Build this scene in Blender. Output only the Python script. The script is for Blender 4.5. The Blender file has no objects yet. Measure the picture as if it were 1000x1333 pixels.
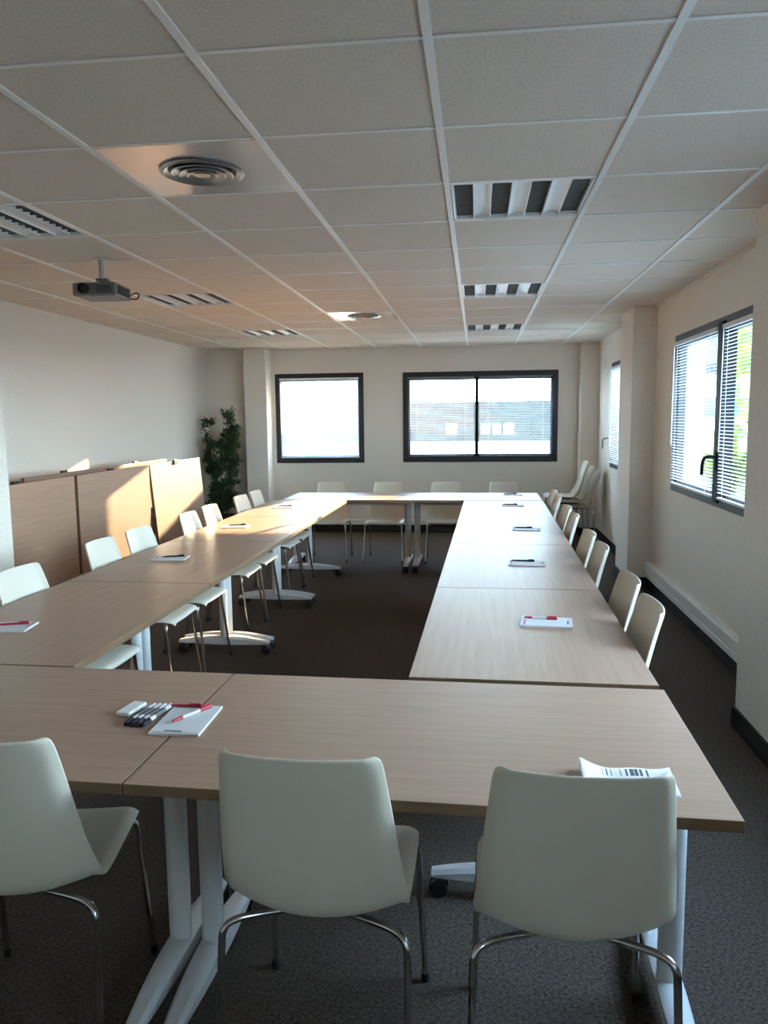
import bpy, bmesh, math, random
from mathutils import Vector, Matrix, Euler
random.seed(7)
PI = math.pi
scene = bpy.context.scene
COL = scene.collection

# ------------------------------------------------------------------ materials
def mat(name, color=(.5, .5, .5), rough=.5, metal=0.0, spec=.5, ior=1.45):
    m = bpy.data.materials.new(name); m.use_nodes = True
    b = m.node_tree.nodes['Principled BSDF']
    b.inputs['Base Color'].default_value = (*color, 1)
    b.inputs['Roughness'].default_value = rough
    b.inputs['Metallic'].default_value = metal
    b.inputs['Specular IOR Level'].default_value = spec
    b.inputs['IOR'].default_value = ior
    return m

def N(m, t, **kw):
    n = m.node_tree.nodes.new(t)
    for k, v in kw.items():
        if hasattr(n, k): setattr(n, k, v)
    return n

def L(m, a, b): m.node_tree.links.new(a, b)

def noise_color(m, scale, c1, c2, lo=.35, hi=.65, detail=4, vec_scale=(1, 1, 1), bump=0.0, bump_scale=None, coord='Object', bump_dist=.002):
    b = m.node_tree.nodes['Principled BSDF']
    tc = N(m, 'ShaderNodeTexCoord'); mp = N(m, 'ShaderNodeMapping')
    mp.inputs['Scale'].default_value = vec_scale
    L(m, tc.outputs[coord], mp.inputs['Vector'])
    nz = N(m, 'ShaderNodeTexNoise'); nz.inputs['Scale'].default_value = scale; nz.inputs['Detail'].default_value = detail
    L(m, mp.outputs[0], nz.inputs['Vector'])
    cr = N(m, 'ShaderNodeValToRGB')
    cr.color_ramp.elements[0].position = lo; cr.color_ramp.elements[1].position = hi
    cr.color_ramp.elements[0].color = (*c1, 1); cr.color_ramp.elements[1].color = (*c2, 1)
    L(m, nz.outputs['Fac'], cr.inputs['Fac']); L(m, cr.outputs['Color'], b.inputs['Base Color'])
    if bump:
        n2 = N(m, 'ShaderNodeTexNoise'); n2.inputs['Scale'].default_value = bump_scale or scale; n2.inputs['Detail'].default_value = 3
        L(m, tc.outputs[coord], n2.inputs['Vector'])
        bp = N(m, 'ShaderNodeBump'); bp.inputs['Strength'].default_value = bump; bp.inputs['Distance'].default_value = bump_dist
        L(m, n2.outputs['Fac'], bp.inputs['Height']); L(m, bp.outputs[0], b.inputs['Normal'])
    return m

M = {}
M['wall'] = noise_color(mat('wall_paint', rough=.85, spec=.2), 60, (.755, .685, .605), (.81, .74, .66), bump=.35, bump_scale=160)
M['tile'] = noise_color(mat('ceiling_tile_fibre', rough=.9, spec=.2), 130, (.66, .57, .475), (.76, .66, .56), bump=.3, bump_scale=220)
M['grid'] = mat('white_enamel', (.83, .79, .73), .4)
M['carpet'] = noise_color(mat('carpet', rough=1, spec=.05), 110, (.042, .032, .026), (.15, .118, .095), .3, .72, detail=6, bump=.8, bump_scale=400, bump_dist=.004)
M['black'] = mat('black_plastic', (.012, .012, .013), .45)
M['skirt'] = mat('dark_skirting', (.014, .014, .017), .5)
M['frame'] = mat('anthracite_aluminium', (.03, .031, .038), .4, .3)
M['chair'] = mat('ivory_plastic', (.70, .64, .53), .42, spec=.4)
M['chrome'] = mat('chrome', (.62, .61, .60), .16, 1)
M['legwhite'] = mat('white_powder_coat', (.62, .62, .62), .35)
M['trunk'] = mat('white_pvc', (.76, .75, .72), .4)
M['trough'] = mat('dull_louver_metal', (.20, .195, .18), .45, .2)
M['reflector'] = mat('white_reflector', (.80, .80, .78), .3)
M['panel'] = mat('polished_white_panel', (.74, .71, .67), .16, .4)
M['alu'] = mat('satin_aluminium', (.55, .54, .52), .3, .8)
M['projgrey'] = mat('grey_plastic', (.14, .135, .13), .4)
M['lens'] = mat('lens_glass', (.004, .004, .006), .08)
M['paper'] = mat('paper', (.74, .72, .72), .7)
M['ink'] = mat('printed_ink', (.09, .09, .10), .7)
M['pinkink'] = mat('pink_ink', (.55, .25, .28), .7)
M['red'] = mat('red_plastic', (.45, .02, .05), .35)
M['clear'] = mat('frosted_plastic', (.62, .58, .58), .25)
M['navy'] = mat('navy_plastic', (.012, .014, .03), .4)
M['eraser'] = mat('white_foam', (.78, .76, .72), .8)
M['pot'] = mat('dark_pot', (.03, .028, .026), .5)
M['leaf'] = noise_color(mat('leaf_green', rough=.55), 9, (.016, .048, .016), (.055, .115, .036))
M['stem'] = mat('stem_brown', (.09, .06, .035), .8)
M['soil'] = mat('potting_soil', (.03, .022, .016), 1)
M['handle'] = mat('black_handle', (.008, .008, .01), .6, spec=.15)
M['silver'] = mat('silver_handle', (.35, .35, .36), .3, .8)

def wood(name, c1, c2, rough, spec):
    m = mat(name, rough=rough, spec=spec, ior=1.3)
    b = m.node_tree.nodes['Principled BSDF']
    tc = N(m, 'ShaderNodeTexCoord'); oi = N(m, 'ShaderNodeObjectInfo')
    mu = N(m, 'ShaderNodeVectorMath', operation='SCALE'); mu.inputs[0].default_value = (3.7, 9.1, 5.3)
    L(m, oi.outputs['Random'], mu.inputs['Scale'])
    ad = N(m, 'ShaderNodeVectorMath', operation='ADD')
    L(m, tc.outputs['Object'], ad.inputs[0]); L(m, mu.outputs[0], ad.inputs[1])
    mp = N(m, 'ShaderNodeMapping'); mp.inputs['Scale'].default_value = (1.2, 26, 26)
    L(m, ad.outputs[0], mp.inputs['Vector'])
    nz = N(m, 'ShaderNodeTexNoise'); nz.inputs['Scale'].default_value = 2.2; nz.inputs['Detail'].default_value = 7; nz.inputs['Distortion'].default_value = .4
    L(m, mp.outputs[0], nz.inputs['Vector'])
    cr = N(m, 'ShaderNodeValToRGB')
    cr.color_ramp.elements[0].position = .3; cr.color_ramp.elements[1].position = .7
    cr.color_ramp.elements[0].color = (*c1, 1); cr.color_ramp.elements[1].color = (*c2, 1)
    L(m, nz.outputs['Fac'], cr.inputs['Fac']); L(m, cr.outputs['Color'], b.inputs['Base Color'])
    b.inputs['Coat Weight'].default_value = .26; b.inputs['Coat Roughness'].default_value = .3; b.inputs['Coat IOR'].default_value = 1.4
    return m
M['wood'] = wood('beech_laminate', (.365, .224, .153), (.425, .268, .187), .42, .5)
M['edge'] = wood('beech_edge_band', (.19, .115, .066), (.225, .142, .083), .45, .3)

def glass_mat():
    m = bpy.data.materials.new('window_glass'); m.use_nodes = True
    nt = m.node_tree; nt.nodes.clear()
    o = N(m, 'ShaderNodeOutputMaterial'); mx = N(m, 'ShaderNodeMixShader'); fr = N(m, 'ShaderNodeFresnel')
    t = N(m, 'ShaderNodeBsdfTransparent'); t.inputs[0].default_value = (.93, .96, .95, 1)
    g = N(m, 'ShaderNodeBsdfGlossy'); g.inputs['Roughness'].default_value = .02
    ge = N(m, 'ShaderNodeNewGeometry'); mr = N(m, 'ShaderNodeMapRange')   # the back face of the pane needs the inverse index
    mr.inputs['To Min'].default_value = 1.35; mr.inputs['To Max'].default_value = 1 / 1.35
    L(m, ge.outputs['Backfacing'], mr.inputs['Value']); L(m, mr.outputs[0], fr.inputs['IOR'])
    L(m, fr.outputs[0], mx.inputs[0]); L(m, t.outputs[0], mx.inputs[1]); L(m, g.outputs[0], mx.inputs[2]); L(m, mx.outputs[0], o.inputs[0])
    return m
M['glass'] = glass_mat()

def slat_mat():
    m = bpy.data.materials.new('white_slat'); m.use_nodes = True
    nt = m.node_tree; nt.nodes.clear()
    o = N(m, 'ShaderNodeOutputMaterial'); mx = N(m, 'ShaderNodeMixShader'); mx.inputs[0].default_value = .10
    d = N(m, 'ShaderNodeBsdfDiffuse'); d.inputs[0].default_value = (.84, .85, .85, 1)
    t = N(m, 'ShaderNodeBsdfTranslucent'); t.inputs[0].default_value = (.8, .82, .82, 1)
    L(m, d.outputs[0], mx.inputs[1]); L(m, t.outputs[0], mx.inputs[2]); L(m, mx.outputs[0], o.inputs[0])
    return m
M['slat'] = slat_mat()
M['slatgrey'] = mat('grey_slat', (.16, .165, .175), .4, .4)
# outside
M['asphalt'] = noise_color(mat('asphalt', rough=.9), 2, (.13, .13, .13), (.17, .17, .17))
M['facade'] = noise_color(mat('grey_cladding', rough=.8), 9, (.022, .024, .022), (.05, .053, .048))
M['canopy'] = mat('blue_grey_cladding', (.10, .13, .15), .6)
M['palewall'] = mat('pale_cladding', (.26, .29, .32), .6)
M['whitepaint'] = mat('white_paint', (.75, .77, .8), .3)
M['bluepaint'] = mat('blue_paint', (.04, .16, .42), .4)
M['darkglass'] = mat('dark_glass', (.02, .025, .03), .1)
M['hedge'] = noise_color(mat('hedge_leaves', rough=.7), 6, (.05, .11, .012), (.20, .28, .04))
def translucent(m, col, fac):
    nt = m.node_tree; o = nt.nodes['Material Output']; b = nt.nodes['Principled BSDF']
    t = N(m, 'ShaderNodeBsdfTranslucent'); t.inputs[0].default_value = (*col, 1); mx = N(m, 'ShaderNodeMixShader'); mx.inputs[0].default_value = fac
    L(m, b.outputs[0], mx.inputs[1]); L(m, t.outputs[0], mx.inputs[2]); L(m, mx.outputs[0], o.inputs['Surface'])
translucent(M['hedge'], (.42, .5, .06), .4)
M['bark'] = mat('bark', (.07, .05, .035), .9)

# ------------------------------------------------------------------ mesh helpers
def box(bm, x0, x1, y0, y1, z0, z1, rot=None, mi=0):
    vs = [Vector((x, y, z)) for z in (z0, z1) for y in (y0, y1) for x in (x0, x1)]
    if rot is not None: vs = [rot @ v for v in vs]
    v = [bm.verts.new(p) for p in vs]
    for f in ((0, 2, 3, 1), (4, 5, 7, 6), (0, 1, 5, 4), (1, 3, 7, 5), (3, 2, 6, 7), (2, 0, 4, 6)):
        bm.faces.new([v[i] for i in f]).material_index = mi
    return v

def smooth_path(pts, it=2):
    p = [Vector(q) for q in pts]
    for _ in range(it):
        o = [p[0]]
        for a, b in zip(p[:-1], p[1:]):
            o += [a * .75 + b * .25, a * .25 + b * .75]
        o.append(p[-1]); p = o
    return p

def tube(bm, pts, r, n=10, cap=True, smooth=0, sx=1.0, sy=1.0):
    p = smooth_path(pts, smooth) if smooth else [Vector(q) for q in pts]
    rs = r if isinstance(r, (list, tuple)) else [r] * len(p)
    t = (p[1] - p[0]).normalized()
    up = Vector((0, 0, 1)) if abs(t.z) < .9 else Vector((1, 0, 0))
    a = t.cross(up).normalized(); rings = []
    for i, q in enumerate(p):
        tn = ((p[min(i + 1, len(p) - 1)] - p[max(i - 1, 0)])).normalized()
        a = (a - tn * a.dot(tn)).normalized(); b = tn.cross(a)
        rings.append([bm.verts.new(q + a * math.cos(2 * PI * k / n) * rs[i] * sx + b * math.sin(2 * PI * k / n) * rs[i] * sy) for k in range(n)])
    for A, B in zip(rings[:-1], rings[1:]):
        for k in range(n):
            bm.faces.new((A[k], A[(k + 1) % n], B[(k + 1) % n], B[k]))
    if cap:
        bm.faces.new(rings[0][::-1]); bm.faces.new(rings[-1])

def lathe(bm, prof, c=(0, 0, 0), n=32, axis='z'):
    rings = []
    for r, z in prof:
        ring = []
        for k in range(n):
            a = 2 * PI * k / n
            p = (r * math.cos(a), r * math.sin(a), z)
            if axis == 'y': p = (p[0], p[2], p[1])
            if axis == 'x': p = (p[2], p[0], p[1])
            ring.append(bm.verts.new((p[0] + c[0], p[1] + c[1], p[2] + c[2])))
        rings.append(ring)
    for A, B in zip(rings[:-1], rings[1:]):
        for k in range(n):
            bm.faces.new((A[k], A[(k + 1) % n], B[(k + 1) % n], B[k]))
    bm.faces.new(rings[0][::-1]); bm.faces.new(rings[-1])

def obj(name, bm, m, parent=None, bevel=0, smooth=False, loc=None):
    bmesh.ops.recalc_face_normals(bm, faces=bm.faces[:])
    me = bpy.data.meshes.new(name); bm.to_mesh(me); bm.free()
    for q in (m if isinstance(m, (list, tuple)) else [m]): me.materials.append(q)
    if smooth:
        for p in me.polygons: p.use_smooth = True
        me.set_sharp_from_angle(angle=math.radians(40))
    o = bpy.data.objects.new(name, me); COL.objects.link(o)
    if parent: o.parent = parent
    if loc: o.location = loc
    if bevel:
        md = o.modifiers.new('Bevel', 'BEVEL'); md.width = bevel; md.segments = 2; md.limit_method = 'ANGLE'
    return o

def B(): return bmesh.new()

def boxobj(name, m, parent, *args, bevel=0):
    bm = B(); box(bm, *args); return obj(name, bm, m, parent, bevel)

def tag(o, label, cat, group=None):
    o['label'] = label; o['category'] = cat
    if group: o['group'] = group
    return o

def thing(name, label, cat, loc=(0, 0, 0), rz=0, group=None):
    o = bpy.data.objects.new(name, None); COL.objects.link(o)
    o.empty_display_size = .1
    o.location = loc; o.rotation_euler = (0, 0, rz)
    return tag(o, label, cat, group)

def struct(o):
    o['kind'] = 'structure'; return o

def dup(root, loc, rot, label):
    r = root.copy(); COL.objects.link(r); r.location = loc
    r.rotation_euler = rot if isinstance(rot, (tuple, list)) else (0, 0, rot)
    r['label'] = label
    for ch in list(root.children):
        c = ch.copy(); COL.objects.link(c); c.parent = r
        for g in list(ch.children):
            d = g.copy(); COL.objects.link(d); d.parent = c
    return r

# ------------------------------------------------------------------ room
XL, XR, YN, YF, H = -3.65, 1.53, -2.0, 10.3, 2.46
WT = .22
HT = H + .25
bm = B(); box(bm, XL - WT, XR + WT, YN - WT, YF + WT, -.12, 0)
struct(obj('floor', bm, M['carpet']))

GX0, GY0, G = -.724, 2.017, .6
light_cells = [(1, 2), (1, 6), (1, 10), (-3, 2), (-3, 6), (-3, 10)]
vent_cells = [(-1, 1), (-1, 8)]
holes = set(light_cells)
bm = B()
for i in range(-6, 5):
    for j in range(-8, 15):
        if (i, j) in holes: continue
        x0, x1 = max(XL, GX0 + i * G), min(XR, GX0 + (i + 1) * G)
        y0, y1 = max(YN, GY0 + j * G), min(YF, GY0 + (j + 1) * G)
        if x1 - x0 < .005 or y1 - y0 < .005: continue
        box(bm, x0, x1, y0, y1, H, H + .012)
box(bm, XL - WT, XR + WT, YN - WT, YF + WT, HT, HT + .1)
ceil = struct(obj('ceiling', bm, M['tile']))
bm = B()
for i in range(-6, 5):
    x = GX0 + i * G
    if XL + .03 < x < XR - .03: box(bm, x - .012, x + .012, YN, YF, H - .006, H + .004)
for j in range(-8, 15):
    y = GY0 + j * G
    if YN + .03 < y < YF - .03:
        xs = [XL] + [GX0 + i * G for i in range(-6, 5) if XL + .03 < GX0 + i * G < XR - .03] + [XR]
        for a, b in zip(xs[:-1], xs[1:]):
            box(bm, a + .012, b - .012, y - .008, y + .008, H - .004, H + .004)
g = .022
box(bm, XL, XR, YF - g, YF, H - .006, H + .004); box(bm, XL, XL + g, YN, YF, H - .006, H + .004); box(bm, XR - g, XR, YN, YF, H - .006, H + .004)
struct(obj('ceiling_grid', bm, M['grid'], ceil))

def wall_with_holes(name, a0, a1, holes, to_box):
    """holes: (a_lo, a_hi, z_lo, z_hi)"""
    bm = B(); p = a0
    for lo, hi, z0, z1 in sorted(holes):
        to_box(bm, p, lo, 0, HT); to_box(bm, lo, hi, 0, z0); to_box(bm, lo, hi, z1, HT); p = hi
    to_box(bm, p, a1, 0, HT)
    return struct(obj(name, bm, M['wall']))
W1 = (-2.71, -1.505, .94, 2.137)
W2 = (-.978, 1.04, .945, 2.13)
W3 = (3.92, 6.30, .945, 2.135)
W4 = (7.92, 9.16, .945, 2.125)
W5 = (1.55, 2.95, .945, 2.135)  # out of view, added to bring daylight to the camera end
W6 = (-1.6, -.78, .945, 2.135)  # out of view, added to light the near chair backs
wall_with_holes('wall_far', XL - WT, XR + WT, [W1, W2], lambda bm, a, b, z0, z1: box(bm, a, b, YF, YF + WT, z0, z1))
wall_with_holes('wall_right', YN, YF, [W3, W4, W5, W6], lambda bm, a, b, z0, z1: box(bm, XR, XR + WT, a, b, z0, z1))
bm = B(); box(bm, XL - WT, XL, YN, YF, 0, HT); struct(obj('wall_left', bm, M['wall']))
bm = B(); box(bm, XL - WT, XR + WT, YN - WT, YN, 0, HT); struct(obj('wall_near', bm, M['wall']))

def column(name, x0, x1, y0, y1, sides):
    bm = B(); box(bm, x0, x1, y0, y1, 0, H)
    c = struct(obj(name, bm, M['wall'], bevel=.004))
    bm = B(); e = .012
    if 'w' in sides: box(bm, x0 - e, x0, y0 - e, y1 + e, 0, .1)
    if 'e' in sides: box(bm, x1, x1 + e, y0 - e, y1 + e, 0, .1)
    if 's' in sides: box(bm, x0, x1, y0 - e, y0, 0, .1)
    if 'n' in sides: box(bm, x0, x1, y1, y1 + e, 0, .1)
    struct(obj('baseboard', bm, M['skirt'], c))
column('column_far_left', -3.06, -2.763, 10.03, YF, 'wes')
column('column_far_right', 1.30, XR, 10.12, YF, 'ws')
column('column_right', 1.33, XR, 6.98, 7.56, 'wsn')
column('column_right_near', 1.27, XR, 3.30, 3.85, 'wsn')
column('column_left_near', -3.0, -2.62, 3.50, 4.055, 'esn')
e = .012
for nm, bx in [('baseboard_far', [(XL, -3.075, YF - e, YF), (-2.75, 1.285, YF - e, YF)]),
               ('baseboard_left', [(XL, XL + e, YN, YF - e)]),
               ('baseboard_right', [(XR - e, XR, YN, 3.285), (XR - e, XR, 3.865, 6.965), (XR - e, XR, 7.575, 10.105)])]:
    bm = B()
    for x0, x1, y0, y1 in bx: box(bm, x0, x1, y0, y1, 0, .1)
    struct(obj(nm, bm, M['skirt']))
bm = B()
box(bm, XR - .045, XR, 3.87, 6.97, .115, .24); box(bm, XR - .052, XR - .045, 3.87, 6.97, .118, .16); box(bm, XR - .052, XR - .045, 3.87, 6.97, .172, .237)
struct(obj('trim_1', bm, M['trunk'], bevel=.004))
bm = B()
box(bm, -2.74, 1.28, YF - .045, YF, .105, .17)
struct(obj('trim_2', bm, M['trunk'], bevel=.004))

# ------------------------------------------------------------------ windows
def place(root_rot, loc):
    return Matrix.Translation(loc) @ Matrix.Rotation(root_rot, 4, 'Z')

def window(name, w, h, loc, rz, sashes, handle=None, fw=.055, sw=.05):
    """local: x across 0..w, y=0 inner wall plane (outside is +y), z 0..h"""
    r = bpy.data.objects.new(name, None); COL.objects.link(r); r.location = loc; r.rotation_euler = (0, 0, rz); struct(r)
    bm = B(); y0, y1 = -.012, .07
    box(bm, 0, w, y0, y1, 0, fw); box(bm, 0, w, y0, y1, h - fw, h); box(bm, 0, fw, y0, y1, fw, h - fw); box(bm, w - fw, w, y0, y1, fw, h - fw)
    struct(obj('window_frame', bm, M['frame'], r, bevel=.004))
    for a, b in sashes:
        bm = B()
        box(bm, a, b, .005, .055, fw, fw + sw * .7); box(bm, a, b, .005, .055, h - fw - sw * .7, h - fw)
        box(bm, a, a + sw * .6, .005, .055, fw, h - fw); box(bm, b - sw * .6, b, .005, .055, fw, h - fw)
        s = struct(obj('window_sash', bm, M['frame'], r, bevel=.003))
        bm = B(); box(bm, a + sw * .5, b - sw * .5, .028, .032, fw + sw * .6, h - fw - sw * .6)
        struct(obj('pane', bm, M['glass'], s))
    bm = B(); box(bm, -.0, w, .07, WT, -.02, .012)
    struct(obj('window_sill', bm, M['frame'], r))
    if handle:
        hx, hz, hm = handle
        bm = B(); box(bm, hx - .016, hx + .016, -.035, .006, hz - .06, hz + .06)
        tube(bm, [(hx, -.03, hz + .02), (hx, -.075, hz + .02), (hx - .03, -.088, hz + .015), (hx - .075, -.088, hz - .02), (hx - .095, -.085, hz - .10)], .011, smooth=2)
        struct(obj('window_handle', bm, M[hm], r, smooth=True))
    return r
FARZ = lambda W: (W[0], YF, W[2])
window('window_1', W1[1] - W1[0], W1[3] - W1[2], FARZ(W1), 0, [(.055, W1[1] - W1[0] - .055)], fw=.06)
w2 = W2[1] - W2[0]
window('window_2', w2, W2[3] - W2[2], FARZ(W2), 0, [(.06, w2 * .482 + .022), (w2 * .482 - .022, w2 - .06)], fw=.065, sw=.06)
# right wall: local x runs from far to near when rz=-90deg -> x axis = -y world, y axis = +x world
for nm, Wn, hd in (('window_3', W3, (1.19 + .0, .30, 'handle')), ('window_4', W4, (.035, .31, 'silver')), ('window_5_unseen', W5, (.04, .30, 'handle')), ('window_6_unseen', W6, (.04, .30, 'handle'))):
    ww = Wn[1] - Wn[0]
    ss = [(.05, ww / 2 + .03), (ww / 2 - .03, ww - .05)] if ww > 1.5 else [(.05, ww - .05)]
    window(nm, ww, Wn[3] - Wn[2], (XR, Wn[1], Wn[2]), -PI / 2, ss, hd)
    if ww > 1.5:
        bm = B(); box(bm, ww / 2 - .05, ww / 2 + .05, -.03, .06, .03, Wn[3] - Wn[2] - .03)
        struct(obj('window_mullion', bm, M['handle'], bpy.data.objects[nm], bevel=.004))

def blind(label, w, h, loc, rz, tilt, pitch=.0215, sw=.025, slat='slat', rail='slat', wand=True, group=None, stack=0):
    """hangs at local x 0..w, z 0 (top) .. -h; room side is -y"""
    r = thing('venetian_blind', label, 'blind', loc, rz, group)
    bm = B(); box(bm, 0, w, -.016, .012, -.028, 0); obj('headrail', bm, M[rail], r, bevel=.003)
    bm = B(); z = -.045; t = math.radians(tilt)
    while z > -h + .03 + stack:
        R = Matrix.Translation((0, -.002, z)) @ Matrix.Rotation(t, 4, 'X')
        # two facets give the slat its crown
        v = []
        for yy, zz in ((-sw / 2, -.0015), (0, .0012), (sw / 2, -.0015)):
            v.append([bm.verts.new(R @ Vector((x, yy, zz))) for x in (.006, w - .006)])
        for a, b in zip(v[:-1], v[1:]): bm.faces.new((a[0], a[1], b[1], b[0]))
        z -= pitch
    zz0 = -h + .02
    while zz0 < -h + stack:
        box(bm, .006, w - .006, -sw / 2 - .002, sw / 2 - .002, zz0, zz0 + .0035); zz0 += .0045
    obj('slats', bm, M[slat], r)
    bm = B(); box(bm, .004, w - .004, -.014, .010, -h, -h + .016); obj('bottom_rail', bm, M[rail], r, bevel=.003)
    for x in (.12, w - .12):
        bm = B(); box(bm, x - .0012, x + .0012, -.0165, -.0145, -h, -.02); obj('ladder_cord', bm, M['slat'], r)
    if wand:
        bm = B(); tube(bm, [(.05, -.022, -.03), (.052, -.026, -h * .72)], .0035, 8); obj('tilt_wand', bm, M['clear'], r)
    return r
BG = 'venetian blinds on the windows'
bl_y = -.006
blind('closed white venetian blind in the square window behind the left tables', W1[1] - W1[0] - .13, W1[3] - W1[2] - .13, (W1[0] + .065, YF - .022, W1[3] - .06), 0, 43, group=BG)
blind('open slatted blind on left pane of the wide far window', w2 * .482 - .100, W2[3] - W2[2] - .14, (W2[0] + .07, YF - .022, W2[3] - .065), 0, 4, slat='slat', rail='slatgrey', wand=False, group=BG)
blind('open slatted blind on right pane of the wide far window', w2 * .518 - .102, W2[3] - W2[2] - .14, (W2[0] + w2 * .482 + .030, YF - .022, W2[3] - .065), 0, 4, slat='slat', rail='slatgrey', wand=False, group=BG)
ww = W3[1] - W3[0]; hh = W3[3] - W3[2]
blind('white slatted blind on far pane of the big right window, beside the black handle', ww / 2 - .12, hh - .11, (XR - .022, W3[1] - .06, W3[3] - .055), -PI / 2, 3, group=BG)
blind('slatted blind on near pane of the big right window, greenery showing through', ww / 2 - .12, hh - .11, (XR - .022, W3[1] - ww / 2 - .06, W3[3] - .055), -PI / 2, 3, group=BG)
blind('white slatted blind on the narrow right wall window past the far pillar', W4[1] - W4[0] - .12, W4[3] - W4[2] - .11, (XR - .022, W4[1] - .06, W4[3] - .055), -PI / 2, -35, group=BG)

# ------------------------------------------------------------------ ceiling fittings
def ceiling_light(label, i, j):
    x, y = GX0 + i * G, GY0 + j * G
    r = thing('ceiling_light', label, 'ceiling light', (x + G / 2, y + G / 2, H), 0, 'louvred ceiling lights')
    s = .285; bm = B()
    for q in ((-s, s, -s, -s + .012), (-s, s, s - .012, s), (-s, -s + .01, -s, s), (s - .01, s, -s, s)): box(bm, *q, -.002, .09)
    box(bm, -s, s, -s, s, .09, .1)
    obj('housing', bm, M['reflector'], r)
    a, w = -s + .01, (2 * s - .02) / 7
    for k in range(7):
        x0, x1 = a + k * w, a + (k + 1) * w
        if k % 2:
            bm = B()
            n = 7; pts = [(x0 + (x1 - x0) * t / n, .004 + .016 * (1 - (2 * t / n - 1) ** 2)) for t in range(n + 1)]
            lo = [bm.verts.new((px, -s + .012, pz)) for px, pz in pts]; hi = [bm.verts.new((px, s - .012, pz)) for px, pz in pts]
            for t in range(n): bm.faces.new((lo[t], lo[t + 1], hi[t + 1], hi[t]))
            box(bm, x0, x0 + .004, -s + .012, s - .012, 0, .07); box(bm, x1 - .004, x1, -s + .012, s - .012, 0, .07)
            obj('white_reflector', bm, M['reflector'], r, smooth=True)
        else:
            bm = B(); box(bm, x0, x1, -s + .012, s - .012, .052, .058)
            for t in range(10):
                yy = -s + .04 + t * (2 * s - .08) / 9
                box(bm, x0 + .002, x1 - .002, yy - .001, yy + .001, .008, .052)
            box(bm, x0, x1, -s + .0125, -s + .03, .001, .05)
            tr = obj('louvre_trough', bm, M['trough'], r)
            bm = B(); tube(bm, [((x0 + x1) / 2, -s + .03, .036), ((x0 + x1) / 2, s - .03, .036)], .008, 10)
            obj('lamp_tube', bm, M['reflector'], tr)
    return r
for (i, j), lb in zip(light_cells, ['square louvred ceiling light nearest the camera on the right, four dark slots', 'middle louvred ceiling light of the row above the right tables', 'farthest louvred ceiling light on the right, above the wide window',
                                    'louvred ceiling light cut by left photo edge, beside the projector', 'louvred ceiling light just right of and behind the projector', 'farthest louvred ceiling light on the left, over the left tables']):
    ceiling_light(lb, i, j)

def diffuser(label, i, j):
    r = thing('air_diffuser', label, 'air vent', (GX0 + (i + .5) * G, GY0 + (j + .5) * G, H), 0, 'round air diffusers')
    s = .287; bm = B(); box(bm, -s, s, -s, s, -.0035, .0); obj('square_panel', bm, M['panel'], r)
    bm = B()
    for k, rr in enumerate((.135, .105, .078, .05)):
        z = -.006 - .003 * k
        lathe(bm, [(rr, z + .004), (rr + .010, z - .008), (rr + .006, z - .011), (rr - .010, z + .002)])
    lathe(bm, [(.022, -.012), (.030, -.020), (.02, -.023), (.002, -.023)])
    obj('ring_louvre', bm, M['alu'], r, smooth=True)
    bm = B(); lathe(bm, [(.136, -.0038), (.136, -.0048)]); obj('shade_disc', bm, M['black'], r)  # black disc stands in for the shade between the rings
    bm = B(); lathe(bm, [(.15, -.004), (.156, -.010), (.148, -.014), (.142, -.010), (.14, -.0042)]); obj('outer_ring', bm, M['alu'], r, smooth=True)
    return r
diffuser('round air diffuser in a shiny square panel, front left of the ceiling', *vent_cells[0])
diffuser('round air diffuser far down the ceiling, near the far windows', *vent_cells[1])

# projector
pr = thing('projector', 'grey projector hanging from the ceiling by a pole, lens towards camera', 'projector', (-2.15, 4.33, H), math.radians(4))
bm = B(); box(bm, -.125, .125, -.10, .14, -.225, -.15); obj('body', bm, M['projgrey'], pr, bevel=.012)
bm = B(); lathe(bm, [(.030, .0), (.030, -.02), (.026, -.022), (.024, -.01)], (-.055, -.098, -.187), axis='y'); lz = obj('lens', bm, M['lens'], pr, smooth=True)
bm = B()
for k in range(9): box(bm, .1245, .127, -.07 + k * .02, -.058 + k * .02, -.212, -.165)
obj('side_vent', bm, M['black'], pr)
bm = B()
for k in range(6): box(bm, .02 + k * .014, .028 + k * .014, -.1015, -.0995, -.21, -.168)
obj('front_grille', bm, M['black'], pr)
bm = B(); tube(bm, [(0, .03, -.002), (0, .03, -.115)], .017, 16); lathe(bm, [(.045, -.001), (.045, -.006)], (0, .03, 0)); obj('mount_pole', bm, M['alu'], pr, smooth=True)
bm = B(); box(bm, -.03, .04, .005, .055, -.128, -.112); box(bm, -.012, .012, .02, .045, -.152, -.12); tube(bm, [(.02, .03, -.12), (.035, .03, -.135), (.03, .03, -.15)], .006, 8); obj('mount_bracket', bm, M['projgrey'], pr, bevel=.003)
bm = B(); tube(bm, [(.10, .145, -.2), (.15, .155, -.17), (.17, .15, -.185), (.16, .14, -.215), (.12, .145, -.21)], .004, 8, smooth=2); obj('cable', bm, M['black'], pr, smooth=True)

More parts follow.
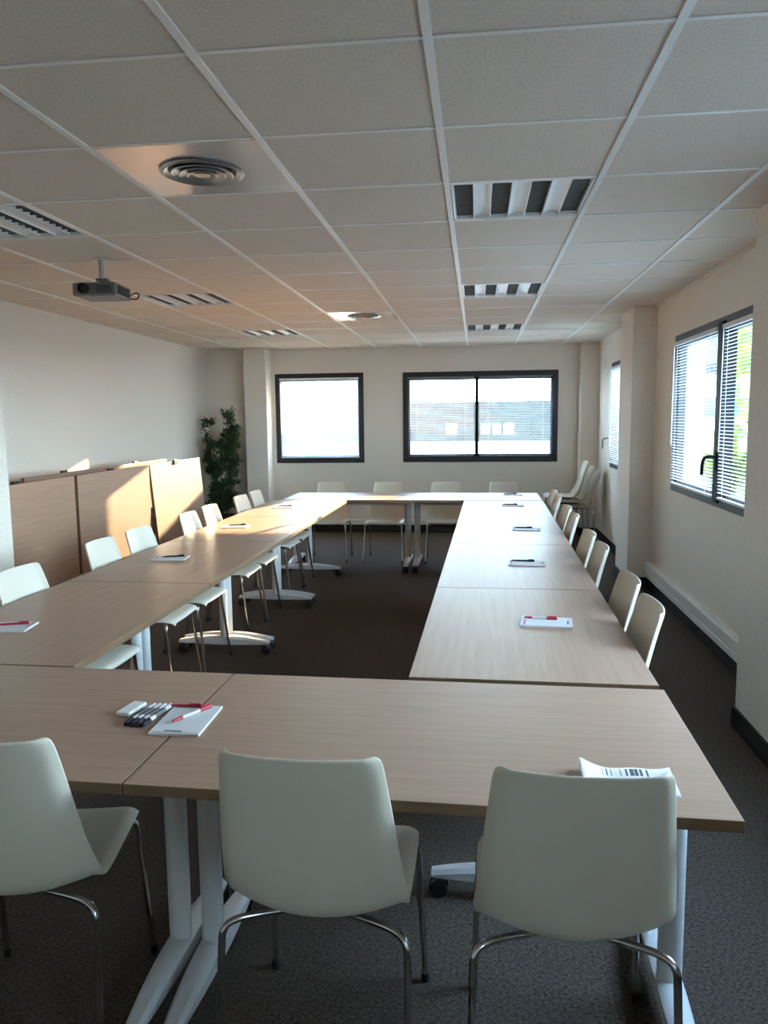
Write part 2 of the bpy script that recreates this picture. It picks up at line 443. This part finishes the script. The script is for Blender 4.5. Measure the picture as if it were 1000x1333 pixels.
# ------------------------------------------------------------------ tables
TH, TT = .74, .026
TW = .743
def table_legs(r, Lh, W, off=.045):
    for s in (-1, 1):
        x = s * (Lh / 2 - off)
        bm = B(); tube(bm, [(x, 0, .10), (x, 0, TH - TT - .012)], .031, 20, sx=.80, sy=1.0)
        box(bm, x - .03, x + .03, -.20, .20, TH - TT - .014, TH - TT)
        obj('column', bm, M['legwhite'], r, smooth=True)
        bm = B(); hl = W / 2 - .065; pts = []
        n = 12; rows = []
        for k in range(n + 1):
            y = -hl + 2 * hl * k / n; u = abs(2 * k / n - 1)
            hw = .034 - .012 * u ** 2; zt = .118 - .03 * u ** 2; zb = .066 + .004 * u
            rows.append([bm.verts.new((x - hw, y, zb)), bm.verts.new((x - hw, y, zt - .012)), bm.verts.new((x - hw * .55, y, zt)), bm.verts.new((x + hw * .55, y, zt)), bm.verts.new((x + hw, y, zt - .012)), bm.verts.new((x + hw, y, zb))])
        for A, C in zip(rows[:-1], rows[1:]):
            for k in range(6): bm.faces.new((A[k], A[(k + 1) % 6], C[(k + 1) % 6], C[k]))
        bm.faces.new(rows[0]); bm.faces.new(rows[-1][::-1])
        ft = obj('foot', bm, M['legwhite'], r, smooth=True)
        for t in (-1, 1):
            bm = B(); y = t * (hl - .035)
            for d in (-.016, .016):
                lathe(bm, [(.004, d - .011), (.026, d - .011), (.031, d - .006), (.031, d + .006), (.026, d + .011), (.004, d + .011)], (x, y + t * .012, .031), 16, 'x')
            box(bm, x - .006, x + .006, y - .012, y + .018, .03, .07)
            box(bm, x - .03, x + .03, y - .02, y + .02, .05, .068)
            obj('caster', bm, M['black'], ft, smooth=True)
    bm = B(); box(bm, -Lh / 2 + off, Lh / 2 - off, -.02, .02, TH - TT - .06, TH - TT - .016)
    obj('cross_beam', bm, M['legwhite'], r, bevel=.003)

def tabletop(r, Lh, W, M4=None, name='tabletop'):
    bm = B(); box(bm, -Lh / 2, Lh / 2, -W / 2, W / 2, -TT, 0)
    for f in bm.faces:
        c = f.calc_center_median()
        f.material_index = 0 if (abs(c.z) < 1e-5 or abs(c.z + TT) < 1e-5) else 1
    o = obj(name, bm, [M['wood'], M['edge']], r, bevel=.002)
    o.matrix_local = M4 or Matrix.Translation((0, 0, TH))
    return o

TG = 'conference tables in the rectangle'
LEN = 1.274
def make_table(label, ln=LEN - .004, loc=(0, 0, 0), rz=0, group=TG):
    r = thing('conference_table', label, 'table', loc, rz, group)
    tabletop(r, ln, TW); table_legs(r, ln, TW); return r
sk = -.0238
first = make_table('beech table nearest the camera on the right, leaflet behind its chair', 1.296, (-.115, 1.513 + TW / 2 + sk * -.1, 0), sk)
dup(first, (-.115 - 1.300, 1.513 + TW / 2 + sk * -1.415, 0), sk, 'beech table nearest the camera on the left, foam eraser on it')
sr, sl = .0166, .0084
proto = None
ordn = ['nearest', 'second', 'third', 'farthest']
RW = TW - .004
def arm(k, right):
    y = 2.30 + LEN * (k + .5) - (.018 if right else 0)
    if right: x = .536 + sr * (k + .5) * LEN - TW / 2; rot = PI / 2 - sr
    else: x = -1.3036 + sl * (k + .5) * LEN - TW / 2; rot = PI / 2 - sl
    return (x, y, 0), rot
for right in (False, True):
    for k in range(4):
        loc, rot = arm(k, right)
        lb = f'beech table, {ordn[k]} from the camera in the {"right" if right else "left"} run'
        if proto is None: proto = make_table(lb, LEN - .004, loc, rot)
        else: dup(proto, loc, rot, lb)
ys = 2.30 + 4 * LEN + .012
dup(proto, (-.65 - LEN / 2, ys + TW / 2 + .025, 0), sk * .6, 'beech table at the far end, left of the far pair')
dup(proto, (-.65 + LEN / 2, ys + TW / 2 + .010, 0), sk * .6, 'beech table at the far end, right of the far pair')

# folded flip-top tables against the left wall
def folded_table(label, y, x, lean, yaw=0, z_top=1.14, z_lo=.39, pos=None):
    r = thing('folded_table', label, 'folded table', (x, y, 0), PI / 2 + yaw, 'folded tables along the left wall')
    # local: x along the table length, y = away from the room (towards the left wall)
    Mx = Matrix.Translation((0, 0, (z_top + z_lo) / 2)) @ Matrix.Rotation(PI / 2 - lean, 4, 'X')
    tabletop(r, LEN - .005, TW, Mx)
    for s in (-1, 1):
        xx = s * (LEN / 2 - .06)
        bm = B(); tube(bm, [(xx, .085, .09), (xx, .085, .70)], .034, 18, sx=.8); box(bm, xx - .03, xx + .03, .02, .09, .66, .74)
        obj('column', bm, M['legwhite'], r, smooth=True)
        bm = B(); hl = TW / 2 - .06
        n = 10; rows = []
        for k in range(n + 1):
            yy = .085 - hl + 2 * hl * k / n; u = abs(2 * k / n - 1); hw = .033 - .012 * u * u; zt = .115 - .03 * u * u
            rows.append([bm.verts.new((xx - hw, yy, .066)), bm.verts.new((xx - hw, yy, zt)), bm.verts.new((xx + hw, yy, zt)), bm.verts.new((xx + hw, yy, .066))])
        for A, C in zip(rows[:-1], rows[1:]):
            for k in range(4): bm.faces.new((A[k], A[(k + 1) % 4], C[(k + 1) % 4], C[k]))
        bm.faces.new(rows[0]); bm.faces.new(rows[-1][::-1])
        ft = obj('foot', bm, M['legwhite'], r, smooth=True)
        for t in (-1, 1):
            bm = B()
            lathe(bm, [(.004, -.018), (.031, -.014), (.031, .014), (.004, .018)], (xx, .085 + t * (hl - .03), .031), 16, 'x')
            obj('caster', bm, M['black'], ft, smooth=True)
    bm = B(); box(bm, -.10, -.02, .012, .034, z_top - .035, z_top + .012); obj('latch', bm, M['black'], r, bevel=.004)
    return r
for y, lb, lean, yaw, x in [(4.715, 'folded table standing upright beside the near left pillar, in shade', 0, 0, -2.94), (6.025, 'folded table in the middle of the upright row, sunlit at its right', 0, 0, -2.94), (7.345, 'folded table at the far end of the upright row, leaning beside the plant', .08, 0, -2.925)]:
    folded_table(lb, y, x, lean, yaw)
for y, lb in [(5.77, 'folded table in the back row, only its top edge above the middle one'), (7.05, 'folded table in the back row, its top edge behind the leaning one')]:
    folded_table(lb, y, -3.20, 0, 0, 1.14)

# ------------------------------------------------------------------ chairs
def chair_shell(bm):
    # (y, z, half width, forward curl, lift)
    P = [(.204, .432, .172, 0, .004), (.202, .446, .190, 0, .006), (.180, .457, .200, 0, .007), (.12, .458, .203, 0, .008), (.05, .453, .204, .0, .010), (-.03, .445, .205, .002, .014),
         (-.10, .436, .203, .008, .018), (-.15, .434, .206, .016, .036), (-.185, .442, .208, .026, .046), (-.208, .461, .208, .034, .046), (-.222, .491, .206, .038, .034), (-.234, .535, .202, .038, .018),
         (-.250, .60, .197, .032, .002), (-.268, .675, .190, .030, 0), (-.286, .75, .182, .028, 0), (-.303, .812, .175, .027, 0), (-.314, .848, .171, .026, 0), (-.318, .861, .166, .026, 0), (-.320, .866, .155, .025, 0)]
    U = [-1, -.97, -.9, -.75, -.5, -.25, 0, .25, .5, .75, .9, .97, 1]
    rows = []
    for y, z, w, cf, lf in P:
        rows.append([bm.verts.new((u * w, y + cf * (abs(u) ** 2.2) + (.010 if abs(u) > .95 else 0) * (1 if cf > .02 else 0), z + lf * u * u - (.013 if abs(u) > .95 and cf < .02 else 0))) for u in U])
    for A, C in zip(rows[:-1], rows[1:]):
        for k in range(len(U) - 1): bm.faces.new((A[k], A[k + 1], C[k + 1], C[k]))
CG = 'white shell chairs around the tables'
def make_chair(label, loc, rz):
    r = thing('shell_chair', label, 'chair', loc, rz, CG)
    bm = B(); chair_shell(bm)
    o = obj('seat_shell', bm, M['chair'], r)
    for p in o.data.polygons: p.use_smooth = True
    md = o.modifiers.new('Solidify', 'SOLIDIFY'); md.thickness = .007; md.offset = 0
    md = o.modifiers.new('Subd', 'SUBSURF'); md.levels = 1; md.render_levels = 1
    for sx in (-1, 1):
        for pts in ([(sx * .04, -.12, .418), (sx * .13, -.155, .42), (sx * .185, -.185, .422), (sx * .207, -.198, .405), (sx * .209, -.203, .36), (sx * .214, -.245, .014)],
                    [(sx * .04, .10, .432), (sx * .13, .135, .434), (sx * .182, .155, .436), (sx * .198, .163, .42), (sx * .199, .166, .37), (sx * .211, .212, .014)]):
            bm = B(); sp = smooth_path(pts[:-1], 2) + [Vector(pts[-1])]
            tube(bm, sp, .0085, 10)
            lg = obj('leg', bm, M['chrome'], r, smooth=True)
            bm = B(); f = pts[-1]; lathe(bm, [(.0095, 0), (.0108, .004), (.0105, .022), (.009, .026)], (f[0], f[1], 0), 12); obj('foot_glide', bm, M['black'], lg, smooth=True)
    bm = B(); box(bm, -.05, .05, -.13, .115, .408, .420); obj('underseat_plate', bm, M['black'], r, bevel=.004)
    return r
chair0 = make_chair('white shell chair at front, its back towards camera, between the other two', (-.350, 1.735, 0), math.radians(-1))
dup(chair0, (.205, 1.715, 0), math.radians(-.5), 'white shell chair at front right, back towards camera, leaflet above it')
dup(chair0, (-1.105, 1.735, 0), math.radians(8), 'white shell chair at front left, cut by the photo edge')
lefts = [3.255, 4.085, 4.54, 5.36, 5.815, 6.57, 7.03]
words = ['nearest', 'second', 'third', 'fourth', 'fifth', 'sixth', 'farthest']
lx = [-1.81, -1.83, -1.812, -1.805, -1.80, -1.79, -1.785]
lr = [-1, 1, -1, 1, 1, -1, 1]
for k, y in enumerate(lefts):
    dup(chair0, (lx[k], y, 0), -PI / 2 + math.radians(lr[k]), f'white shell chair on the folded-table side, {words[k]} from the camera there')
rights = [2.795, 3.25, 4.06, 4.515, 5.34, 5.795, 6.61, 7.065]
rx = [.333, .345, .355, .357, .370, .375, .390, .400]
words = ['nearest', 'second', 'third', 'fourth', 'fifth', 'sixth', 'seventh', 'farthest']
for k, y in enumerate(rights):
    dup(chair0, (rx[k], y, 0), PI / 2 + math.radians([-.6, .6, -.6, .6, -.6, .6, -.6, .6][k]), f'white shell chair along the right window side, {words[k]} from the camera there')
for k, (x, lb) in enumerate([(-1.605, 'white shell chair at the far end, leftmost, below the square window'), (-.985, 'white shell chair at the far end, second from left, facing camera'), (-.328, 'white shell chair at the far end, third from left, under the wide window'), (.30, 'white shell chair at the far end, rightmost, behind the sunlit corner')]):
    dup(chair0, (x, 8.245, 0), PI + math.radians([2, -2, 1, -1][k]), lb).scale = (1, 1, .95)
for k, lb in enumerate(['white chair at the bottom of the stack in the far right corner', 'white chair in the middle of the stack in the far right corner', 'white chair on top of the stack in the far right corner']):
    r = dup(chair0, (1.17 - .075 * k, 9.58, .062 * k), PI / 2, lb)
    r['group'] = 'stacked white chairs'

# ------------------------------------------------------------------ things on the tables
def pad(name, label, loc, rz, w=.133, d=.195, th=.006, ink='ink', group='paper notepads on the tables'):
    r = thing(name, label, 'notepad', loc, rz, group)
    bm = B(); box(bm, -w / 2, w / 2, -d / 2, d / 2, 0, th); obj('paper_block', bm, M['paper'], r)
    bm = B(); box(bm, -w * .22, w * .12, -d * .43, -d * .40, th, th + .0006); box(bm, -w * .45, w * .45, -d * .46, -d * .455, th, th + .0006); obj('printed_footer', bm, M[ink], r)
    bm = B(); box(bm, -w * .45, w * .1, d * .40, d * .44, th, th + .0006); obj('printed_heading', bm, M['pinkink'], r)
    return r
def pen(label, loc, rz, cap='navy', body='navy', ln=.125, rr=.0045):
    r = thing('pen', label, 'pen', loc, rz, 'pens on the notepads')
    bm = B(); tube(bm, [(-ln / 2 + .03, 0, rr), (ln / 2 - .038, 0, rr)], rr * .9, 10); obj('barrel', bm, M[body], r, smooth=True)
    bm = B(); tube(bm, [(ln / 2 - .04, 0, rr), (ln / 2, 0, rr)], rr, 10); box(bm, ln / 2 - .035, ln / 2 - .004, -.0015, .0015, rr * 2 - .001, rr * 2 + .0025); obj('cap', bm, M[cap], r, smooth=True)
    bm = B(); tube(bm, [(-ln / 2, 0, rr), (-ln / 2 + .03, 0, rr)], [rr * .55, rr * .92], 10); obj('grip', bm, M[cap], r, smooth=True)
    return r
z = TH + .0005; zp = TH + .0070
pad('notepad', 'white notepad at front beside the markers, red pen on it', (-.762, 1.887, z), math.radians(1))
pen('red and clear pen lying across the front notepad', (-.755, 1.91, zp), math.radians(62), 'red', 'clear', .13, .006)
pen('thin red pen lying along the top edge of the front notepad', (-.795, 1.968, zp), math.radians(2), 'red', 'red', .09, .004)
er = boxobj('board_eraser', M['eraser'], None, -.021, .021, -.045, .045, 0, .012, bevel=.004)
er.location = (-.941, 1.943, z); er.rotation_euler = (0, 0, math.radians(-8)); tag(er, 'small white foam eraser on the front left table', 'eraser')
for k in range(4):
    r = thing('whiteboard_marker', ['white marker with dark cap, outermost from the front notepad', 'white marker with dark cap, second from outside beside the front notepad', 'white marker with dark cap, third from outside beside the front notepad', 'white marker with dark cap, touching the front notepad side'][k], 'marker', (-.897 + k * .0155, 1.905 + .004, TH + .0075), math.radians(-8), 'whiteboard markers beside the front notepad')
    bm = B(); tube(bm, [(0, -.045, 0), (0, .065, 0)], .0072, 12); obj('barrel', bm, M['clear'], r, smooth=True)
    bm = B(); tube(bm, [(0, -.075, 0), (0, -.043, 0)], [.0062, .0075], 12); obj('cap', bm, M['navy'], r, smooth=True)
    bm = B(); tube(bm, [(0, -.02, .0002), (0, .03, .0002)], .0074, 12); obj('barrel_print', bm, M['slatgrey'], r, smooth=True)
for k, (x, y, d) in enumerate([(.268, 2.96, -6), (.270, 4.18, -4), (.347, 5.47, -6), (.318, 6.95, -5), (.36, 7.93, -3)]):
    nm = ['nearest', 'second', 'third', 'fourth', 'farthest'][k]
    pad('notepad', f'white notepad on the right run of tables, {nm} from the camera', (x, y, z), PI / 2 + math.radians(d), group='paper notepads on the tables')
    pen(f'{"red" if k == 0 else "dark"} pen on the right run of tables, {nm} from the camera', (x - .02, y + .028, zp), math.radians(d), 'red' if k == 0 else 'navy', 'clear' if k == 0 else 'navy', .125, .0055)
for k, (x, y, d) in enumerate([(-1.81, 2.72, 8), (-1.755, 4.21, 6), (-1.79, 5.53, 8), (-1.74, 6.78, 8)]):
    nm = ['nearest', 'second', 'third', 'farthest'][k]
    pad('notepad', f'white notepad on the left run of tables, {nm} from the camera', (x, y, z), -PI / 2 + math.radians(d))
    pen(f'{"red" if k == 0 else "dark"} pen on the left run of tables, {nm} from the camera', (x + .01, y + .02, zp), math.radians(d + 12), 'red' if k == 0 else 'navy', 'red' if k == 0 else 'navy', .125, .005)
# curled leaflet
lf = thing('leaflet', 'curled white leaflet with a dark strip, behind the front right chair', 'leaflet', (.325, 1.635, z), math.radians(-3))
def sheet(bm, x0, x1, y0, y1, dz=0, n=20, m=6):
    V = [[None] * (m + 1) for _ in range(n + 1)]
    for i in range(n + 1):
        for k in range(m + 1):
            x = x0 + (x1 - x0) * i / n; y = y0 + (y1 - y0) * k / m
            zz = .003 + .020 * max(0, (-x - .035) / .065) ** 2 + .010 * max(0, (x - .045) / .055) ** 1.5 + .004 * math.sin(x * 55) * .5 + .002
            V[i][k] = bm.verts.new((x, y, zz + dz))
    for i in range(n):
        for k in range(m): bm.faces.new((V[i][k], V[i + 1][k], V[i + 1][k + 1], V[i][k + 1]))
bm = B(); sheet(bm, -.098, .098, -.07, .066); o = obj('paper_sheet', bm, M['paper'], lf, smooth=True); md = o.modifiers.new('S', 'SOLIDIFY'); md.thickness = .0012
bm = B(); sheet(bm, -.097, .058, .026, .060, .0012); o = obj('printed_strip', bm, M['ink'], lf, smooth=True)

# ------------------------------------------------------------------ plant
pl = thing('potted_plant', 'tall dark green leafy plant in the far left corner', 'plant', (-3.32, 9.80, 0))
bm = B(); lathe(bm, [(.10, 0), (.14, .26), (.155, .27), (.155, .29), (.14, .29), (.13, .25), (.01, .25)]); obj('pot', bm, M['pot'], pl, smooth=True)
bm = B(); lathe(bm, [(.128, .252), (.12, .262), (.01, .266)]); obj('soil', bm, M['soil'], pl)
bm = B(); stems = []
for k in range(9):
    a = k * 2.4; r0 = .03 + .04 * (k % 3) / 2
    p = [Vector((r0 * math.cos(a), r0 * math.sin(a), .25))]
    hgt = [1.66, 1.52, 1.6, 1.35, 1.25, 1.45, 1.1, 1.2, 1.55][k]
    for t in (.35, .7, 1):
        p.append(Vector((r0 * math.cos(a) + math.cos(a + t) * .19 * t + (.06 * t if k in (3, 4) else -.02), r0 * math.sin(a) + math.sin(a + t) * .13 * t, .25 + (hgt - .25) * t)))
    sp = smooth_path(p, 2); stems.append(sp); tube(bm, sp, .006, 6)
for k in range(46):
    sp = stems[k % 9]; q = sp[int(len(sp) * random.uniform(.25, .98)) - 1]
    a = random.uniform(0, 2 * PI); e2 = q + Vector((math.cos(a) * random.uniform(.08, .20), math.sin(a) * random.uniform(.06, .18), random.uniform(.02, .10)))
    e2.x = max(-.27, min(.29, e2.x)); tube(bm, [q, q * .5 + e2 * .5 + Vector((0, 0, .02)), e2], .003, 5); stems.append([q, e2])
obj('stems', bm, M['stem'], pl)
bm = B()
for sp in stems:
    thick = len(sp) > 2
    for _ in range(150 if thick else 85):
        i = random.randrange(len(sp) // 4 if thick else 0, len(sp) - 1) if len(sp) > 2 else 0
        t = random.random() ** (.7); q = sp[i].lerp(sp[i + 1], t)
        d = Vector((random.gauss(0, 1), random.gauss(0, 1), random.gauss(-.25, .6))).normalized()
        s = random.uniform(.05, .085); w = s * .2
        q = q + d * .01; side = d.cross(Vector((random.gauss(0, .3), random.gauss(0, .3), 1))).normalized() * w; up = side.cross(d).normalized() * s * .08
        a, b_, c, d_ = q, q + d * s * .45 + side + up, q + d * s, q + d * s * .45 - side + up
        if min(v.x for v in (a, b_, c, d_)) < -.285 or max(v.y for v in (a, b_, c, d_)) > .46: continue
        va, vb, vc, vd = (bm.verts.new(v) for v in (a, b_, c, d_))
        bm.faces.new((va, vb, vc)); bm.faces.new((va, vc, vd))
fo = obj('foliage', bm, M['leaf'], pl)

# ------------------------------------------------------------------ outside
bm = B(); box(bm, -60, 110, YN - 20, 140, -.75, -.65)
struct(obj('ground', bm, M['asphalt']))
fn = thing('screen_fence', 'dark grey screen fence outside the wide far window', 'fence', (0, 11.95, -.65))
bm = B()
hz0, hz1, hl, hh2 = 1.81, 2.42, 1.92, 2.08
xs = [-9, -.47, -.31, .06, .19, .24, .36, .40, .55, 2.9]
for k in range(len(xs) - 1):
    if k % 2 == 0: box(bm, xs[k], xs[k + 1], -.02, .02, hz0, hz1)
    else: box(bm, xs[k], xs[k + 1], -.02, .02, hz0, hl); box(bm, xs[k], xs[k + 1], -.02, .02, hh2, hz1)
obj('screen_panel', bm, M['facade'], fn)
for x in (-8.9, -5.2, 2.8):
    bm = B(); box(bm, x - .03, x + .03, .02, .08, 0, hz1); obj('post', bm, M['frame'], fn)
cp = thing('canopy', 'tall blue-grey canopy on posts outside the big right window', 'canopy', (4.3, 19.0, -.65))
bm = B(); box(bm, 0, 6.5, 0, 5, 3.35, 7.2); obj('roof_box', bm, M['canopy'], cp, bevel=.03)  # height and reach set to block sun from the right windows
for x, y in ((6.3, .2), (6.3, 4.8), (.2, 4.8)):
    bm = B(); box(bm, x - .08, x + .08, y - .08, y + .08, 0, 3.35); obj('post', bm, M['frame'], cp)
# parked van
def van(label, loc, rz, paint):
    r = thing('parked_van', label, 'van', loc, rz)
    bm = B()
    pr_ = [(-2.3, .45), (2.2, .45), (2.3, .9), (1.55, 1.1), (1.0, 1.85), (-2.2, 1.95), (-2.3, 1.8)]
    a = [bm.verts.new((x, -.95, zz)) for x, zz in pr_]; b = [bm.verts.new((x, .95, zz)) for x, zz in pr_]
    bm.faces.new(a); bm.faces.new(b[::-1])
    for k in range(len(pr_)): bm.faces.new((a[k], a[(k + 1) % len(pr_)], b[(k + 1) % len(pr_)], b[k]))
    obj('body', bm, M[paint], r, bevel=.08)
    bm = B(); box(bm, -.2, .95, -.97, .97, 1.2, 1.65); obj('side_window', bm, M['darkglass'], r)
    for x in (-1.5, 1.5):
        for y in (-.9, .9):
            bm = B(); lathe(bm, [(.05, -.1), (.33, -.1), (.33, .1), (.05, .1)], (x, y, .33), 20, 'y'); obj('wheel', bm, M['black'], r)
    return r
van('white van parked outside the big right window', (8.3, 30, -.65), 1.25, 'whitepaint')
bd = thing('storage_building', 'pale storage building with a blue band beyond the big right window', 'building', (14.5, 42, -.65))
bm = B(); box(bm, -5, 9, 0, 9, 0, 4.9); obj('wall', bm, M['palewall'], bd)
bm = B(); box(bm, -5.05, 9.05, -.05, 9.05, 2.05, 3.3); obj('blue_band', bm, M['bluepaint'], bd)
bm = B(); box(bm, -5.3, 9.3, -.3, 9.3, 4.9, 5.15); obj('roof', bm, M['facade'], bd)
def bush(name, label, loc, rx, ry, z0, z1, n, cat, trunk=0):
    r = thing(name, label, cat, loc)
    bm = B(); rnd = random.Random(len(label))
    for _ in range(n):
        while True:
            p = Vector((rnd.uniform(-1, 1), rnd.uniform(-1, 1), rnd.uniform(-1, 1)))
            if .45 < p.length < 1: break
        q = Vector((p.x * rx, p.y * ry, (z0 + z1) / 2 + p.z * (z1 - z0) / 2))
        d = Vector((rnd.gauss(0, 1), rnd.gauss(0, 1), rnd.gauss(0, 1))).normalized(); s = rnd.uniform(.12, .24)
        e1 = d.orthogonal().normalized() * s * .5; e2 = d.cross(e1).normalized() * s
        bm.faces.new([bm.verts.new(v) for v in (q - e2, q + e1, q + e2, q - e1)])
    obj('foliage', bm, M['hedge'], r)
    bm = B(); tube(bm, [(0, 0, 0), (.05, .03, z0 + .4), (0, 0, (z0 + z1) / 2)], [.12, .10, .05], 10); obj('trunk', bm, M['bark'], r, smooth=True)
    return r
bush('leafy_tree', 'yellow-green leafy tree outside the big right window', (6.0, 14.5, -.65), 1.45, 1.6, .9, 6.4, 4200, 'tree')
bush('leafy_tree', 'wide leafy tree outside nearer the camera, past the right wall', (5.0, 11.0, -.65), 1.5, 1.7, 1.0, 6.4, 4600, 'tree')  # added tree, keeps low sun out of the right windows
bush('garden_shrub', 'low yellow-green shrub outside below the leafy tree', (5.6, 17.5, -.65), .9, .9, 0.02, 1.9, 1600, 'shrub')

# ------------------------------------------------------------------ light
SUN_E, SKY, EXPO = 18.5, 8.5, 2.06
sd = bpy.data.lights.new('sun', 'SUN'); sd.energy = SUN_E; sd.angle = math.radians(.6); sd.color = (1, .76, .50)
so = bpy.data.objects.new('sun', sd); COL.objects.link(so)
so.rotation_euler = Vector((.30, 1, .25)).to_track_quat('Z', 'Y').to_euler(); so.location = (3, 14, 6)
w = bpy.data.worlds.new('sky'); scene.world = w; w.use_nodes = True
nt = w.node_tree; bg = nt.nodes['Background']
tc = nt.nodes.new('ShaderNodeTexCoord'); sp = nt.nodes.new('ShaderNodeSeparateXYZ'); cr = nt.nodes.new('ShaderNodeValToRGB')
nt.links.new(tc.outputs['Generated'], sp.inputs[0]); nt.links.new(sp.outputs['Z'], cr.inputs['Fac'])
cr.color_ramp.elements[0].position = 0; cr.color_ramp.elements[0].color = (.68, .87, 1.0, 1)
cr.color_ramp.elements[1].position = .7; cr.color_ramp.elements[1].color = (.42, .66, 1.0, 1)
nt.links.new(cr.outputs['Color'], bg.inputs['Color']); bg.inputs['Strength'].default_value = SKY

# ------------------------------------------------------------------ camera
cam = bpy.data.cameras.new('camera'); co = bpy.data.objects.new('camera', cam); COL.objects.link(co)
pch, yaw, rol, f = -.1209, -.1207, -.01126, 1004.44
fw = Vector((math.sin(yaw) * math.cos(pch), math.cos(yaw) * math.cos(pch), math.sin(pch)))
rt = Vector((math.cos(yaw), -math.sin(yaw), 0)); up = rt.cross(fw)
r2 = rt * math.cos(rol) + up * math.sin(rol); u2 = up * math.cos(rol) - rt * math.sin(rol)
mm = Matrix((r2, u2, -fw)).transposed().to_4x4(); mm.translation = (0, 0, 1.5315)
co.matrix_world = mm
cam.sensor_fit = 'VERTICAL'; cam.sensor_height = 36; cam.lens = 36 * f / 1333; cam.clip_start = .05; cam.clip_end = 500
scene.camera = co

vs = scene.view_settings
vs.view_transform = 'Standard'; vs.look = 'None'; vs.exposure = EXPO; vs.gamma = 1; vs.use_curve_mapping = False
try:
    scene.cycles.max_bounces = 16; scene.cycles.diffuse_bounces = 10; scene.cycles.glossy_bounces = 5
    scene.cycles.transparent_max_bounces = 16; scene.cycles.transmission_bounces = 8
    scene.cycles.sample_clamp_indirect = 8; scene.cycles.use_denoising = True
    scene.cycles.caustics_reflective = False; scene.cycles.caustics_refractive = False
except Exception:
    pass
